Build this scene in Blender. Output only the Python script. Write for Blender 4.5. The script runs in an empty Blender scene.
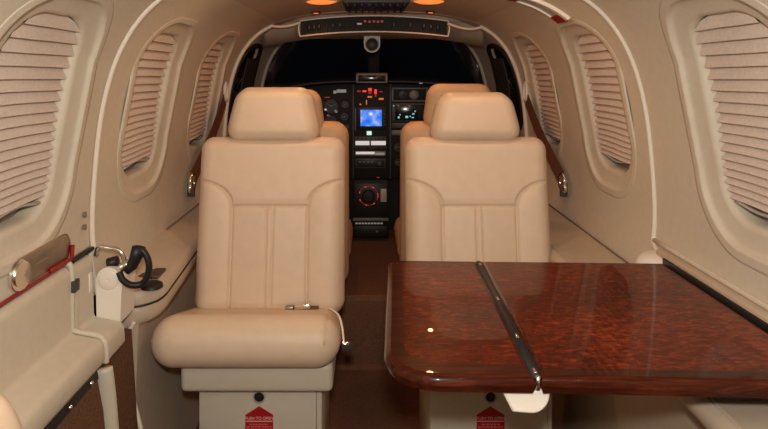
import bpy, bmesh, math, random
import numpy as np
from mathutils import Vector, Matrix
random.seed(4); rng = np.random.RandomState(4)
C = bpy.context.scene.collection
PI = math.pi

# ------------------------------------------------------------------ camera numbers
XC, ZC, F = -0.03, 1.05, 600.0
def P(u, v, D):                       # a photo measurement at depth D -> a point of the cabin
    return np.array([XC + (u-368.0)*D/F, D, ZC - (v-70.0)*D/F])

# ------------------------------------------------------------------ materials
def mat(name, col, rough=0.5, metal=0.0, coat=0.0, spec=0.5, noise=0.0, nscale=40, bump=0.0, bscale=300, emit=None, estr=0.0, sheen=0.0):
    m = bpy.data.materials.new(name); m.use_nodes = True
    nt = m.node_tree; b = nt.nodes['Principled BSDF']
    b.inputs['Base Color'].default_value = (*col, 1)
    b.inputs['Roughness'].default_value = rough
    b.inputs['Metallic'].default_value = metal
    b.inputs['Coat Weight'].default_value = coat
    b.inputs['Coat Roughness'].default_value = 0.03
    b.inputs['Specular IOR Level'].default_value = spec
    b.inputs['Sheen Weight'].default_value = sheen
    tc = nt.nodes.new('ShaderNodeTexCoord')
    if noise > 0:
        n = nt.nodes.new('ShaderNodeTexNoise'); n.inputs['Scale'].default_value = nscale; n.inputs['Detail'].default_value = 5
        nt.links.new(tc.outputs['Object'], n.inputs['Vector'])
        r = nt.nodes.new('ShaderNodeValToRGB')
        r.color_ramp.elements[0].position = 0.3; r.color_ramp.elements[1].position = 0.7
        r.color_ramp.elements[0].color = (*[c*(1-noise) for c in col], 1)
        r.color_ramp.elements[1].color = (*[min(1, c*(1+noise)) for c in col], 1)
        nt.links.new(n.outputs['Fac'], r.inputs['Fac']); nt.links.new(r.outputs['Color'], b.inputs['Base Color'])
    if bump > 0:
        n = nt.nodes.new('ShaderNodeTexNoise'); n.inputs['Scale'].default_value = bscale; n.inputs['Detail'].default_value = 4
        nt.links.new(tc.outputs['Object'], n.inputs['Vector'])
        bp = nt.nodes.new('ShaderNodeBump'); bp.inputs['Strength'].default_value = bump; bp.inputs['Distance'].default_value = 0.002
        nt.links.new(n.outputs['Fac'], bp.inputs['Height']); nt.links.new(bp.outputs['Normal'], b.inputs['Normal'])
    if emit:
        b.inputs['Emission Color'].default_value = (*emit, 1); b.inputs['Emission Strength'].default_value = estr
    return m

M = {}
M['wall']    = mat('cream_liner', (0.62, 0.545, 0.43), 0.55, noise=0.03, nscale=60, bump=0.12, bscale=500, spec=0.35)
M['head']    = mat('headliner_cloth', (0.54, 0.455, 0.36), 0.8, noise=0.04, nscale=90, bump=0.15, bscale=700, spec=0.2)
M['lower']   = mat('lower_sidewall', (0.50, 0.40, 0.30), 0.6, noise=0.04, nscale=60, bump=0.15, bscale=500, spec=0.3)
M['edge_shading']    = mat('edge_shading_brown', (0.16, 0.11, 0.07), 0.7)  # brown standing in for the soft shading where liner meets ledge
M['ledge']   = mat('ledge_vinyl', (0.53, 0.42, 0.31), 0.45, noise=0.03, nscale=30, bump=0.12, bscale=450)
M['trim']    = mat('ivory_trim', (0.80, 0.72, 0.61), 0.35)
M['leather'] = mat('tan_leather', (0.70, 0.53, 0.378), 0.46, noise=0.025, nscale=35, bump=0.16, bscale=420, spec=0.4)
M['pleather']= mat('cockpit_leather', (0.60, 0.39, 0.235), 0.5, noise=0.03, nscale=35, bump=0.16, bscale=420, spec=0.35)
M['basep']   = mat('base_panel', (0.57, 0.51, 0.405), 0.45, noise=0.02, nscale=40, bump=0.06, bscale=400)
M['shade']   = mat('pleated_cloth', (0.66, 0.555, 0.475), 0.85, noise=0.07, nscale=160, bump=0.2, bscale=900, spec=0.15)
M['carpet']  = mat('brown_carpet', (0.175, 0.085, 0.050), 0.95, noise=0.35, nscale=260, bump=0.9, bscale=600, spec=0.1)
M['scuff']   = mat('carpet_panel', (0.15, 0.075, 0.042), 0.95, noise=0.3, nscale=240, bump=0.8, bscale=600, spec=0.1)
M['black']   = mat('black_plastic', (0.012, 0.012, 0.012), 0.45, spec=0.35)
M['panelb']  = mat('black_panel', (0.011, 0.0105, 0.010), 0.6, spec=0.25)
M['dgrey']   = mat('dark_grey', (0.045, 0.043, 0.041), 0.5)
M['mgrey']   = mat('mid_grey', (0.16, 0.15, 0.14), 0.45)
M['lgrey']   = mat('light_grey', (0.42, 0.39, 0.35), 0.4)
M['chrome']  = mat('chrome', (0.80, 0.77, 0.73), 0.16, metal=1.0)
M['brushed'] = mat('brushed_metal', (0.42, 0.37, 0.31), 0.36, metal=1.0, noise=0.1, nscale=30)
M['red']     = mat('red_rubber', (0.30, 0.010, 0.012), 0.45)
M['placard'] = mat('red_placard', (0.40, 0.008, 0.012), 0.4)
M['ink']     = mat('placard_print', (0.85, 0.50, 0.46), 0.5)
M['inkdim']  = mat('placard_small_print', (0.62, 0.16, 0.15), 0.5)
M['strap']   = mat('brown_webbing', (0.135, 0.052, 0.022), 0.6, noise=0.2, nscale=300, bump=0.3, bscale=900)
M['white']   = mat('white_plastic', (0.82, 0.75, 0.65), 0.35)
M['pane']    = mat('acrylic_pane', (0.20, 0.175, 0.15), 0.22, noise=0.35, nscale=14)
M['orange']  = mat('lamp_lens', (0.9, 0.5, 0.2), 0.4, emit=(1.0, 0.24, 0.04), estr=0.75)
M['spotl']   = mat('spot_lens', (0.9, 0.3, 0.1), 0.4, emit=(1.0, 0.22, 0.05), estr=1.6)
M['annun']   = mat('red_lit_legend', (0.1, 0.01, 0.01), 0.4, emit=(1.0, 0.05, 0.015), estr=0.75)
M['annund']  = mat('red_dim_legend', (0.05, 0.01, 0.01), 0.4, emit=(1.0, 0.05, 0.03), estr=0.16)
M['amber']   = mat('amber_lit_legend', (0.1, 0.03, 0.01), 0.4, emit=(1.0, 0.22, 0.02), estr=0.5)
M['lit']     = mat('white_lit_display', (0.4, 0.38, 0.36), 0.4, emit=(0.9, 0.83, 0.8), estr=0.5)
M['litdim']  = mat('grey_lit_display', (0.3, 0.28, 0.26), 0.4, emit=(0.9, 0.85, 0.8), estr=0.12)
M['green']   = mat('green_lit_display', (0.3, 0.5, 0.4), 0.4, emit=(0.55, 1.0, 0.75), estr=0.7)
M['cyan']    = mat('cyan_lit_digit', (0.1, 0.3, 0.3), 0.4, emit=(0.25, 0.85, 0.85), estr=0.5)
M['darkscreen'] = mat('dark_screen', (0.006, 0.009, 0.012), 0.15)

def screen_mat():
    m = bpy.data.materials.new('map_screen'); m.use_nodes = True; nt = m.node_tree; b = nt.nodes['Principled BSDF']
    b.inputs['Base Color'].default_value = (0.01, 0.01, 0.02, 1); b.inputs['Roughness'].default_value = 0.2
    tc = nt.nodes.new('ShaderNodeTexCoord'); mp = nt.nodes.new('ShaderNodeMapping'); n = nt.nodes.new('ShaderNodeTexNoise')
    mp.inputs['Scale'].default_value = (1, 1, 1); n.inputs['Scale'].default_value = 28; n.inputs['Detail'].default_value = 4
    nt.links.new(tc.outputs['Object'], mp.inputs['Vector']); nt.links.new(mp.outputs['Vector'], n.inputs['Vector'])
    r = nt.nodes.new('ShaderNodeValToRGB'); e = r.color_ramp.elements
    e[0].position = 0.30; e[0].color = (0.015, 0.10, 0.75, 1); e[1].position = 0.72; e[1].color = (0.42, 0.50, 0.95, 1)
    x = r.color_ramp.elements.new(0.5); x.color = (0.04, 0.22, 0.85, 1)
    nt.links.new(n.outputs['Fac'], r.inputs['Fac']); nt.links.new(r.outputs['Color'], b.inputs['Emission Color'])
    b.inputs['Emission Strength'].default_value = 0.85
    return m
M['map'] = screen_mat()

def wood_mat(name, lo, mid, hi, sx, sy, scale, pos=(0.30, 0.52, 0.74)):
    m = bpy.data.materials.new(name); m.use_nodes = True; nt = m.node_tree; b = nt.nodes['Principled BSDF']
    tc = nt.nodes.new('ShaderNodeTexCoord'); mp = nt.nodes.new('ShaderNodeMapping')
    mp.inputs['Scale'].default_value = (sx, sy, 1)
    n = nt.nodes.new('ShaderNodeTexNoise'); n.inputs['Scale'].default_value = scale; n.inputs['Detail'].default_value = 7
    n.inputs['Roughness'].default_value = 0.68; n.inputs['Distortion'].default_value = 1.1
    n2 = nt.nodes.new('ShaderNodeTexNoise'); n2.inputs['Scale'].default_value = 5; n2.inputs['Detail'].default_value = 3
    nt.links.new(tc.outputs['Object'], mp.inputs['Vector']); nt.links.new(mp.outputs['Vector'], n.inputs['Vector'])
    nt.links.new(tc.outputs['Object'], n2.inputs['Vector'])
    ad = nt.nodes.new('ShaderNodeMath'); ad.operation = 'MULTIPLY_ADD'; ad.inputs[1].default_value = 0.35
    nt.links.new(n2.outputs['Fac'], ad.inputs[0])
    sb = nt.nodes.new('ShaderNodeMath'); sb.operation = 'SUBTRACT'; sb.inputs[1].default_value = 0.175
    nt.links.new(n.outputs['Fac'], sb.inputs[0]); nt.links.new(sb.outputs[0], ad.inputs[2])
    r = nt.nodes.new('ShaderNodeValToRGB'); e = r.color_ramp.elements
    e[0].position = pos[0]; e[0].color = (*lo, 1); e[1].position = pos[2]; e[1].color = (*hi, 1)
    x = r.color_ramp.elements.new(pos[1]); x.color = (*mid, 1)
    nt.links.new(ad.outputs[0], r.inputs['Fac']); nt.links.new(r.outputs['Color'], b.inputs['Base Color'])
    b.inputs['Roughness'].default_value = 0.30; b.inputs['Coat Weight'].default_value = 0.7; b.inputs['Coat Roughness'].default_value = 0.012
    b.inputs['Coat IOR'].default_value = 1.22; b.inputs['Specular IOR Level'].default_value = 0.08
    return m
M['burl'] = wood_mat('burl_veneer', (0.016, 0.0018, 0.0006), (0.105, 0.0095, 0.0018), (0.32, 0.045, 0.008), 0.62, 1.5, 75)
M['band'] = wood_mat('straight_grain_veneer', (0.014, 0.0028, 0.0012), (0.050, 0.009, 0.0035), (0.12, 0.026, 0.009), 0.10, 2.4, 60)

def glass_mat():
    m = bpy.data.materials.new('windshield_glass'); m.use_nodes = True; nt = m.node_tree
    for n in list(nt.nodes): nt.nodes.remove(n)
    out = nt.nodes.new('ShaderNodeOutputMaterial'); mix = nt.nodes.new('ShaderNodeMixShader')
    t = nt.nodes.new('ShaderNodeBsdfTransparent'); t.inputs['Color'].default_value = (0.7, 0.72, 0.72, 1)
    g = nt.nodes.new('ShaderNodeBsdfGlossy'); g.inputs['Roughness'].default_value = 0.02
    fr = nt.nodes.new('ShaderNodeFresnel'); fr.inputs['IOR'].default_value = 1.45
    nt.links.new(fr.outputs[0], mix.inputs[0]); nt.links.new(t.outputs[0], mix.inputs[1]); nt.links.new(g.outputs[0], mix.inputs[2])
    nt.links.new(mix.outputs[0], out.inputs['Surface'])
    return m
M['glass'] = glass_mat()

# ------------------------------------------------------------------ object helpers
ORG = {}
def origin(p):
    return np.array(ORG.get(p.name, (0, 0, 0))) if p is not None else np.zeros(3)
def tag(o, label=None, cat=None, group=None, kind=None):
    if label: o['label'] = label
    if cat: o['category'] = cat
    if group: o['group'] = group
    if kind: o['kind'] = kind
    return o
def thing(name, loc, label, cat, group=None):
    o = bpy.data.objects.new(name, None); C.objects.link(o); o.empty_display_size = 0.05
    o.location = loc; ORG[o.name] = tuple(loc)
    return tag(o, label, cat, group)
def link(name, me, parent=None, org=None, smooth=True, mats=None):
    """me is in cabin coordinates; the object gets its own origin"""
    o = bpy.data.objects.new(name, me); C.objects.link(o)
    if parent is not None:
        og = origin(parent); o.parent = parent; ORG[o.name] = tuple(og)
        me.transform(Matrix.Translation(-Vector(og)))
    else:
        co = np.array([v.co[:] for v in me.vertices])
        og = np.array([(co[:, 0].min()+co[:, 0].max())/2, (co[:, 1].min()+co[:, 1].max())/2, co[:, 2].min()])
        me.transform(Matrix.Translation(-Vector(og))); o.location = og; ORG[o.name] = tuple(og)
    for m in (mats if isinstance(mats, (list, tuple)) else [mats]): me.materials.append(m)
    if smooth:
        me.polygons.foreach_set('use_smooth', [True]*len(me.polygons))
    return o

class MB:
    """collects shapes of one mesh"""
    def __init__(s): s.v = []; s.f = []; s.mi = []
    def add(s, v, f, mi=0):
        o = len(s.v); s.v += [tuple(map(float, p)) for p in v]
        s.f += [tuple(int(i)+o for i in q) for q in f]
        s.mi += ([mi]*len(f) if np.isscalar(mi) else list(mi)); return s
    def grid(s, A, cu=False, cv=False, mi=0, flip=False):
        A = np.asarray(A, float); m, n = A.shape[:2]; f = []
        for i in range(m if cu else m-1):
            for j in range(n if cv else n-1):
                q = (i*n+j, i*n+(j+1) % n, ((i+1) % m)*n+(j+1) % n, ((i+1) % m)*n+j)
                f.append(q[::-1] if flip else q)
        return s.add(A.reshape(-1, 3), f, mi)
    def box(s, x0, x1, y0, y1, z0, z1, bev=0.0, seg=3, mi=0, M4=None):
        bm = bmesh.new(); bmesh.ops.create_cube(bm, size=1)
        for v in bm.verts:
            v.co = Vector(((x0+x1)/2+v.co.x*(x1-x0), (y0+y1)/2+v.co.y*(y1-y0), (z0+z1)/2+v.co.z*(z1-z0)))
        if bev > 0: bmesh.ops.bevel(bm, geom=bm.edges[:], offset=bev, segments=seg, profile=0.5, affect='EDGES')
        if M4 is not None: bm.transform(M4)
        bm.verts.index_update(); s.add([v.co[:] for v in bm.verts], [[v.index for v in f.verts] for f in bm.faces], mi); bm.free(); return s
    def prism(s, poly, axis_vec, mi=0):
        """closed polygon (k,3) extruded along axis_vec"""
        p = np.asarray(poly, float); k = len(p); q = p+np.asarray(axis_vec, float)
        f = [tuple(range(k)), tuple(range(2*k-1, k-1, -1))]
        f += [(i, k+i, k+(i+1) % k, (i+1) % k) for i in range(k)]
        return s.add(np.vstack([p, q]), f, mi)
    def tube(s, pts, r, n=10, closed=False, caps=True, flat=None, up=None, mi=0):
        pts = np.asarray(pts, float); k = len(pts); rr = np.full(k, r) if np.isscalar(r) else np.asarray(r)
        T = np.zeros_like(pts)
        for i in range(k):
            a = pts[(i-1) % k] if (closed or i > 0) else pts[i]; b = pts[(i+1) % k] if (closed or i < k-1) else pts[i]
            T[i] = (b-a)/max(1e-9, np.linalg.norm(b-a))
        u = np.array(up if up is not None else (0.13, 0.21, 0.97), float); rings = []
        for i in range(k):
            w = np.cross(T[i], u); w /= max(1e-9, np.linalg.norm(w)); x = np.cross(w, T[i])
            if up is None: u = x
            a = np.linspace(0, 2*PI, n, endpoint=False)
            fa, fb = (1, 1) if flat is None else flat
            rings.append(pts[i]+rr[i]*(np.outer(np.cos(a)*fa, w)+np.outer(np.sin(a)*fb, x)))
        s.grid(np.array(rings), cu=closed, cv=True, mi=mi)
        if caps and not closed:
            o = len(s.v)-k*n
            s.f += [tuple(o+j for j in range(n))[::-1], tuple(o+(k-1)*n+j for j in range(n))]; s.mi += [mi, mi]
        return s
    def lathe(s, prof, c, axis, n=28, mi=0):
        """prof: (radius, height along axis) list, revolved about axis at c"""
        ax = np.asarray(axis, float); ax /= np.linalg.norm(ax)
        t = np.array((0, 0, 1.0)) if abs(ax[2]) < 0.9 else np.array((1.0, 0, 0))
        e1 = np.cross(ax, t); e1 /= np.linalg.norm(e1); e2 = np.cross(ax, e1)
        a = np.linspace(0, 2*PI, n, endpoint=False); c = np.asarray(c, float)
        G = np.array([c+ax*h+r*(np.outer(np.cos(a), e1)+np.outer(np.sin(a), e2)) for r, h in prof])
        return s.grid(G, cv=True, mi=mi)
    def build(s, name, mats, parent=None, smooth=True, autosm=None):
        me = bpy.data.meshes.new(name); me.from_pydata(s.v, [], s.f); me.validate()
        if len(s.mi) == len(me.polygons): me.polygons.foreach_set('material_index', s.mi)
        bm = bmesh.new(); bm.from_mesh(me); bmesh.ops.recalc_face_normals(bm, faces=bm.faces[:])
        if autosm is not None:
            for e in bm.edges:
                if len(e.link_faces) == 2 and e.calc_face_angle(0) > autosm: e.smooth = False
        bm.to_mesh(me); bm.free()
        return link(name, me, parent, smooth=smooth, mats=mats)
SH = math.radians(38)
def bx(name, m, parent, x0, x1, y0, y1, z0, z1, bev=0.002, seg=2):
    return MB().box(x0, x1, y0, y1, z0, z1, bev, seg).build(name, m, parent, autosm=SH)
def struct(o): return tag(o, kind='structure')

def smooth_poly(pts, n, closed=False):
    pts = np.asarray(pts, float); k = len(pts); out = []
    segs = k if closed else k-1
    for i in range(segs):
        if closed: p = [pts[(i+j) % k] for j in (-1, 0, 1, 2)]
        else: p = [pts[max(0, min(k-1, i+j))] for j in (-1, 0, 1, 2)]
        for t in np.linspace(0, 1, n, endpoint=False):
            out.append(0.5*((2*p[1])+(-p[0]+p[2])*t+(2*p[0]-5*p[1]+4*p[2]-p[3])*t*t+(-p[0]+3*p[1]-3*p[2]+p[3])*t**3))
    if not closed: out.append(pts[-1])
    return np.array(out)

# ------------------------------------------------------------------ fuselage cross-section
half = [(.600, .575), (.612, .640), (.619, .705), (.617, .79), (.605, .92), (.588, 1.01), (.563, 1.085),
        (.524, 1.152), (.472, 1.204), (.40, 1.242), (.28, 1.272), (.14, 1.286), (0, 1.290)]
SEC = smooth_poly(half, 24)
sl = np.concatenate([[0], np.cumsum(np.linalg.norm(np.diff(SEC, axis=0), axis=1))])
def sec(s):
    s = np.asarray(s, float); return np.stack([np.interp(s, sl, SEC[:, 0]), np.interp(s, sl, SEC[:, 1])], -1)
def secn(s):                                     # inward normal
    d = sec(np.asarray(s)+0.012)-sec(np.asarray(s)-0.012); d /= np.linalg.norm(d, axis=-1, keepdims=True)
    return np.stack([-d[..., 1], d[..., 0]], -1)
def s_at_z(z): return float(np.interp(z, SEC[:, 1], sl))
def W(side, y, s, h=0.0):                        # point of the liner, h towards the cabin
    y, s, h = np.broadcast_arrays(np.asarray(y, float), np.asarray(s, float), np.asarray(h, float))
    p = sec(s)+secn(s)*h[..., None]
    return np.stack([side*p[..., 0], y, p[..., 1]], -1)
S_TOP = float(np.interp(-0.40, -SEC[:, 0][::1], sl)); SWC = s_at_z(0.962)
WIN_Y = {-1: [1.02, 1.575, 2.115], 1: [1.0, 1.618, 2.165]}; WHW, WHS, WR = 0.115, 0.182, 0.076

def rr_pts(d, n=20):
    """rounded rectangle contour grown by d, in (y, s) about the window's middle"""
    a, b, r = WHW+d, WHS+d, max(0.01, WR+d); o = []
    for cx, cy, a0 in ((a-r, b-r, 0), (-(a-r), b-r, PI/2), (-(a-r), -(b-r), PI), (a-r, -(b-r), 1.5*PI)):
        for t in np.linspace(a0, a0+PI/2, n): o.append((cx+r*math.cos(t), cy+r*math.sin(t)))
    return np.array(o)
def rr_sdf(y, s):
    qx = np.abs(y)-(WHW-WR); qy = np.abs(s)-(WHS-WR)
    return np.hypot(np.maximum(qx, 0), np.maximum(qy, 0))+np.minimum(np.maximum(qx, qy), 0)-WR

def liner(name, side, y0, y1, s0, s1, wins, m, thick=0.012):
    ny = max(2, int((y1-y0)/0.006)); ns = max(2, int((s1-s0)/0.006))
    Y, S = np.meshgrid(np.linspace(y0, y1, ny), np.linspace(s0, s1, ns), indexing='ij')
    H = np.zeros_like(Y)
    A = W(side, Y, S, H); mb = MB(); keep = []
    d = np.full_like(Y, 9.0)
    for wy in wins: d = np.minimum(d, rr_sdf(Y-wy, S-SWC))
    f = []
    for i in range(ny-1):
        for j in range(ns-1):
            if max(d[i, j], d[i+1, j], d[i, j+1], d[i+1, j+1]) < 0.056: continue
            f.append((i*ns+j, i*ns+j+1, (i+1)*ns+j+1, (i+1)*ns+j))
    mb.add(A.reshape(-1, 3), f)
    o = mb.build(name, m)
    sol = o.modifiers.new('thickness', 'SOLIDIFY'); sol.thickness = thick; sol.offset = -1 if o.data.polygons[0].normal.x*side < 0 else 1
    return o

# ---- the setting: liners, ceiling, aft bulkhead, floor
YA, YF = -0.75, 2.44
wl = struct(liner('wall_left', -1, 1.27, YF, 0, S_TOP+.02, WIN_Y[-1][1:], M['wall']))
wla = struct(liner('wall_left_rear', -1, YA, 0.55, 0, S_TOP+.02, [], M['wall']))
wr = struct(liner('wall_right', 1, YA, YF, 0, S_TOP+.02, WIN_Y[1], M['wall']))
door_up = struct(liner('door_1', -1, 0.55, 1.27, s_at_z(0.676), S_TOP+.02, WIN_Y[-1][:1], M['wall']))
sv = np.linspace(S_TOP, sl[-1], 22)
cl = np.concatenate([np.stack([sec(sv)[:, 0], sec(sv)[:, 1]], 1), np.stack([-sec(sv[::-1])[1:, 0], sec(sv[::-1])[1:, 1]], 1)])
ys = np.linspace(YA, YF, 40)
A = np.array([[(p[0], y, p[1]) for p in cl] for y in ys])
B = np.array([[(p[0], y, p[1]+.03) for p in cl] for y in ys])
co_ = MB().grid(A).grid(B).build('ceiling', M['head']); struct(co_)
# aft bulkhead behind the viewer
pr = np.concatenate([SEC, SEC[::-1][1:]*[-1, 1]])
poly = [(-.62, YA, -.02)]+[(p[0], YA, p[1]) for p in pr[::-1]]+[(.62, YA, -.02)]
struct(MB().prism(poly, (0, -.03, 0)).build('wall_back', M['wall'], smooth=False))
# floor: cabin well, step over the spar, cockpit floor
fl = [(YA, 0), (2.10, 0), (2.115, 0.012), (2.12, .235), (2.135, .25), (3.05, .25)]
mb = MB()
mb.grid(np.array([[(-.62, y, z), (-.2, y, z), (.2, y, z), (.62, y, z)] for y, z in fl]))
mb.grid(np.array([[(-.62, y, z-.03), (-.2, y, z-.03), (.2, y, z-.03), (.62, y, z-.03)] for y, z in fl]))
struct(mb.build('floor', M['carpet'], autosm=SH))

# ------------------------------------------------------------------ windows
RINGP = [(.068, -.004), (.067, .0003), (.062, .0005), (.0515, .0010), (.0485, .0012), (.0468, .0002), (.0450, -.0040), (.0425, -.0072), (.038, -.0090),
         (.030, -.0105), (.016, -.0130), (.011, -.0133), (.007, -.0142), (.003, -.0170), (.0005, -.021), (-.001, -.027), (-.0015, -.050)]
def window(idx, side, wy):
    base = W(side, wy, SWC-WHS)
    words = {(-1, 0): 'near left', (-1, 1): 'second left', (-1, 2): 'far left', (1, 0): 'near right', (1, 1): 'second right', (1, 2): 'far right'}
    w = thing('window_%d' % idx, base, None, None); w['kind'] = 'structure'
    G = []
    for d, h in RINGP:
        c = rr_pts(d); G.append(W(side, wy+c[:, 0], SWC+c[:, 1], h))
    fr = MB().grid(np.array(G), cv=True).build('window_frame', M['trim'] if False else M['wall'], w)
    # pane behind the shade
    Y, S = np.meshgrid(np.linspace(-WHW-.0005, WHW+.0005, 10), np.linspace(-WHS-.004, WHS+.004, 14), indexing='ij')
    MB().grid(W(side, wy+Y, SWC+S, -.049)).grid(W(side, wy+Y, SWC+S, -.053)).build('pane', M['pane'], w)
    # pleated shade: pleats close up towards the bottom
    nP = 18; e = np.linspace(0, 1, nP+1); pos = 1-(0.35*e**2+0.65*e)
    low = -WHS+.030; top = WHS+.0
    pos = pos*0; step = np.linspace(.0245, .0125, nP); step *= (top-low)/step.sum(); pos = top-np.concatenate([[0], np.cumsum(step)])
    rows = []; hs = []
    for k in range(nP):
        a, b = pos[k], pos[k+1]; L = a-b
        rows += [a, a-.30*L, a-.72*L, a-.90*L]
        hs += [-.0290, -.0255, -.0180, -.0168]
    rows.append(pos[-1]); hs.append(-.0290)
    rows = np.array(rows); hs = np.array(hs)
    yy = np.linspace(-1, 1, 13)
    A = []
    for r, h in zip(rows, hs):
        q = max(0.0, abs(r)-(WHS-WR)); hwid = WHW-WR+math.sqrt(max(0, WR**2-q*q))-.0015
        wob = 0.0012*np.sin(yy*3.1+r*23)
        sag = 0.0022*np.cos(yy*1.4+r*9)*(1 if r < 0.1 else .6)
        A.append(W(side, wy+yy*hwid, SWC+r+sag, h+wob))
    sh = MB().grid(np.array(A)).build('pleated_shade', M['shade'], w, autosm=math.radians(25))
    # crumpled lowest folds and their rail
    q = max(0.0, abs(low)-(WHS-WR)); hwid = WHW-WR+math.sqrt(max(0, WR**2-q*q))-.012
    y_ = np.linspace(-hwid, hwid, 16)
    MB().tube(W(side, wy+y_, SWC+low-.004+.004*np.sin(y_*38+idx), -.023), .0052, n=8, flat=(1, .6)).build('shade_rail', M['lgrey'], sh)
    return w
k = 0
for side in (-1, 1):
    for wy in WIN_Y[side]:
        k += 1; window(k, side, wy)

# ------------------------------------------------------------------ hoop mouldings and the cockpit arch
def hoop(name, side, y, s0, s1, r, hook=None, m='trim', h=0.002, flat=(1, 1)):
    s = np.linspace(s0, s1, 60); p = W(side, y, s, h)
    if hook is not None: p = np.vstack([hook, p])
    return struct(MB().tube(p, r, n=10, flat=flat, up=(0, 1, 0)).build(name, M[m]))
hoop('trim_1', -1, 1.278, s_at_z(0.66), S_TOP+.12, .0052)
hk = smooth_poly([W(1, 1.300, s_at_z(.648), .006), W(1, 1.335, s_at_z(.652), .003)], 5)
hoop('trim_2', 1, 1.354, s_at_z(0.665), S_TOP+.12, .0052, hook=hk)
# arch at the cockpit entry
for i, side in ((3, -1), (4, 1)):
    s = np.linspace(0.02, float(np.interp(-.425, -SEC[:, 0], sl)), 60)
    struct(MB().tube(W(side, 2.43, s, .006), .0095, n=12, up=(0, 1, 0), flat=(.75, 1)).build('trim_%d' % i, M['trim']))

# cockpit shell: the same section drawn in and down towards the nose, with side windows
def shellp(side, y, s):
    t = np.clip((np.asarray(y, float)-2.42)/(3.02-2.42), 0, 1.2)
    p = sec(s); fx = 1-.055*t
    cap = 1.302-.085*t; zt = cap-.012*np.log1p(np.exp((cap-p[..., 1])/.012))
    return np.stack([side*p[..., 0]*fx, np.broadcast_to(np.asarray(y, float), p.shape[:-1]), zt], -1)
for i, side in ((5, -1), (6, 1)):
    ny, ns = 70, 110
    Y, S = np.meshgrid(np.linspace(2.42, 3.02, ny), np.linspace(-.0, sl[-1], ns), indexing='ij')
    A = shellp(side, Y, S)
    yc, zc_ = 2.602, .975
    q = (np.abs(Y-yc)/.148)**3+(np.abs(A[..., 2]-zc_)/.180)**3
    f = [(a*ns+b, a*ns+b+1, (a+1)*ns+b+1, (a+1)*ns+b) for a in range(ny-1) for b in range(ns-1)
         if q[a:a+2, b:b+2].max() > 1]
    o = MB().add(A.reshape(-1, 3), f).build('trim_%d' % i, M['head']); struct(o)
    sol = o.modifiers.new('thickness', 'SOLIDIFY'); sol.thickness = .012; sol.offset = 1 if o.data.polygons[0].normal.x*side > 0 else -1
    # dark edging seal round the side window and its pane
    a = np.linspace(0, 2*PI, 60, endpoint=False)
    cs = np.sign(np.cos(a))*np.abs(np.cos(a))**(2/3); sn = np.sign(np.sin(a))*np.abs(np.sin(a))**(2/3)
    yy = yc+.148*cs; zz = zc_+.180*sn
    ss = []
    for y_, z_ in zip(yy, zz):
        sg = np.linspace(0, sl[-1]*.8, 400); zz_ = shellp(side, np.full(400, y_), sg)[:, 2]; ss.append(np.interp(z_, zz_, sg))
    ring = shellp(side, yy, np.array(ss)); ring[:, 0] -= side*.006
    wdw = thing('window_%d' % (i+2), ring.mean(0), None, None); wdw['kind'] = 'structure'
    MB().tube(ring, .011, n=8, closed=True, up=(1, 0, 0)).build('seal', M['black'], wdw)
    cen = ring.mean(0); c2 = np.array([cen+(ring-cen)*k_+np.array([side*(.014+.02*(1-k_)), 0, 0]) for k_ in (1.02, .7, .35, .02)])
    MB().grid(c2, cv=True).build('pane', M['glass'], wdw)
    # dark curtain hanging folded at the back of the side window
    st = thing('cockpit_curtain', (side*.55, 2.50, .8), 'dark folded curtain at the %s cockpit side window' % ('left' if side < 0 else 'right'), 'curtain')
    fold = []
    for z_ in np.linspace(.72, 1.10, 12):
        row = []
        for t in np.linspace(0, 1, 25):
            y_ = 2.475+.15*t; xw = .600-.13*(y_-2.42)-.10*max(0, z_-.98)**1.0*2.4
            row.append((side*(xw-.035-.008*math.sin(t*26)), y_, z_))
        fold.append(row)
    cu = MB().grid(np.array(fold)).build('cloth', M['panelb'], st)
    sol = cu.modifiers.new('thickness', 'SOLIDIFY'); sol.thickness = .003

# windshield: two panes, centre post, frame across the nose
ss = np.linspace(s_at_z(.80), sl[-1], 40)
edgeR = shellp(1, np.full(40, 3.015), ss); edgeL = shellp(-1, np.full(40, 3.015), ss)
arc = np.vstack([edgeR, edgeL[::-1][1:]])
wsh = thing('window_9', (0, 3.1, .95), None, None); wsh['kind'] = 'structure'
bot = np.stack([arc[:, 0]*.96, 3.32-.28*(arc[:, 0]/.5)**2, np.full(len(arc), .90)], 1)
G = np.array([arc*(1-t)+bot*t for t in np.linspace(0.02, 1, 10)])
n_ = len(arc)
MB().grid(G[:, :n_//2]).build('pane', M['glass'], wsh)
MB().grid(G[:, n_//2:]).build('pane', M['glass'], wsh)
MB().tube(arc-np.array([0, .004, 0]), .012, n=8, up=(0, 1, 0)).build('windshield_frame', M['head'], wsh)
tp = arc[n_//2]; bp_ = bot[n_//2]
MB().tube(np.array([tp*(1-t)+bp_*t for t in np.linspace(0, 1, 8)])-[0, .012, 0], .030, n=12, up=(0, 1, 0), flat=(1.0, .45)).build('centre_post', M['dgrey'], wsh)

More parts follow.
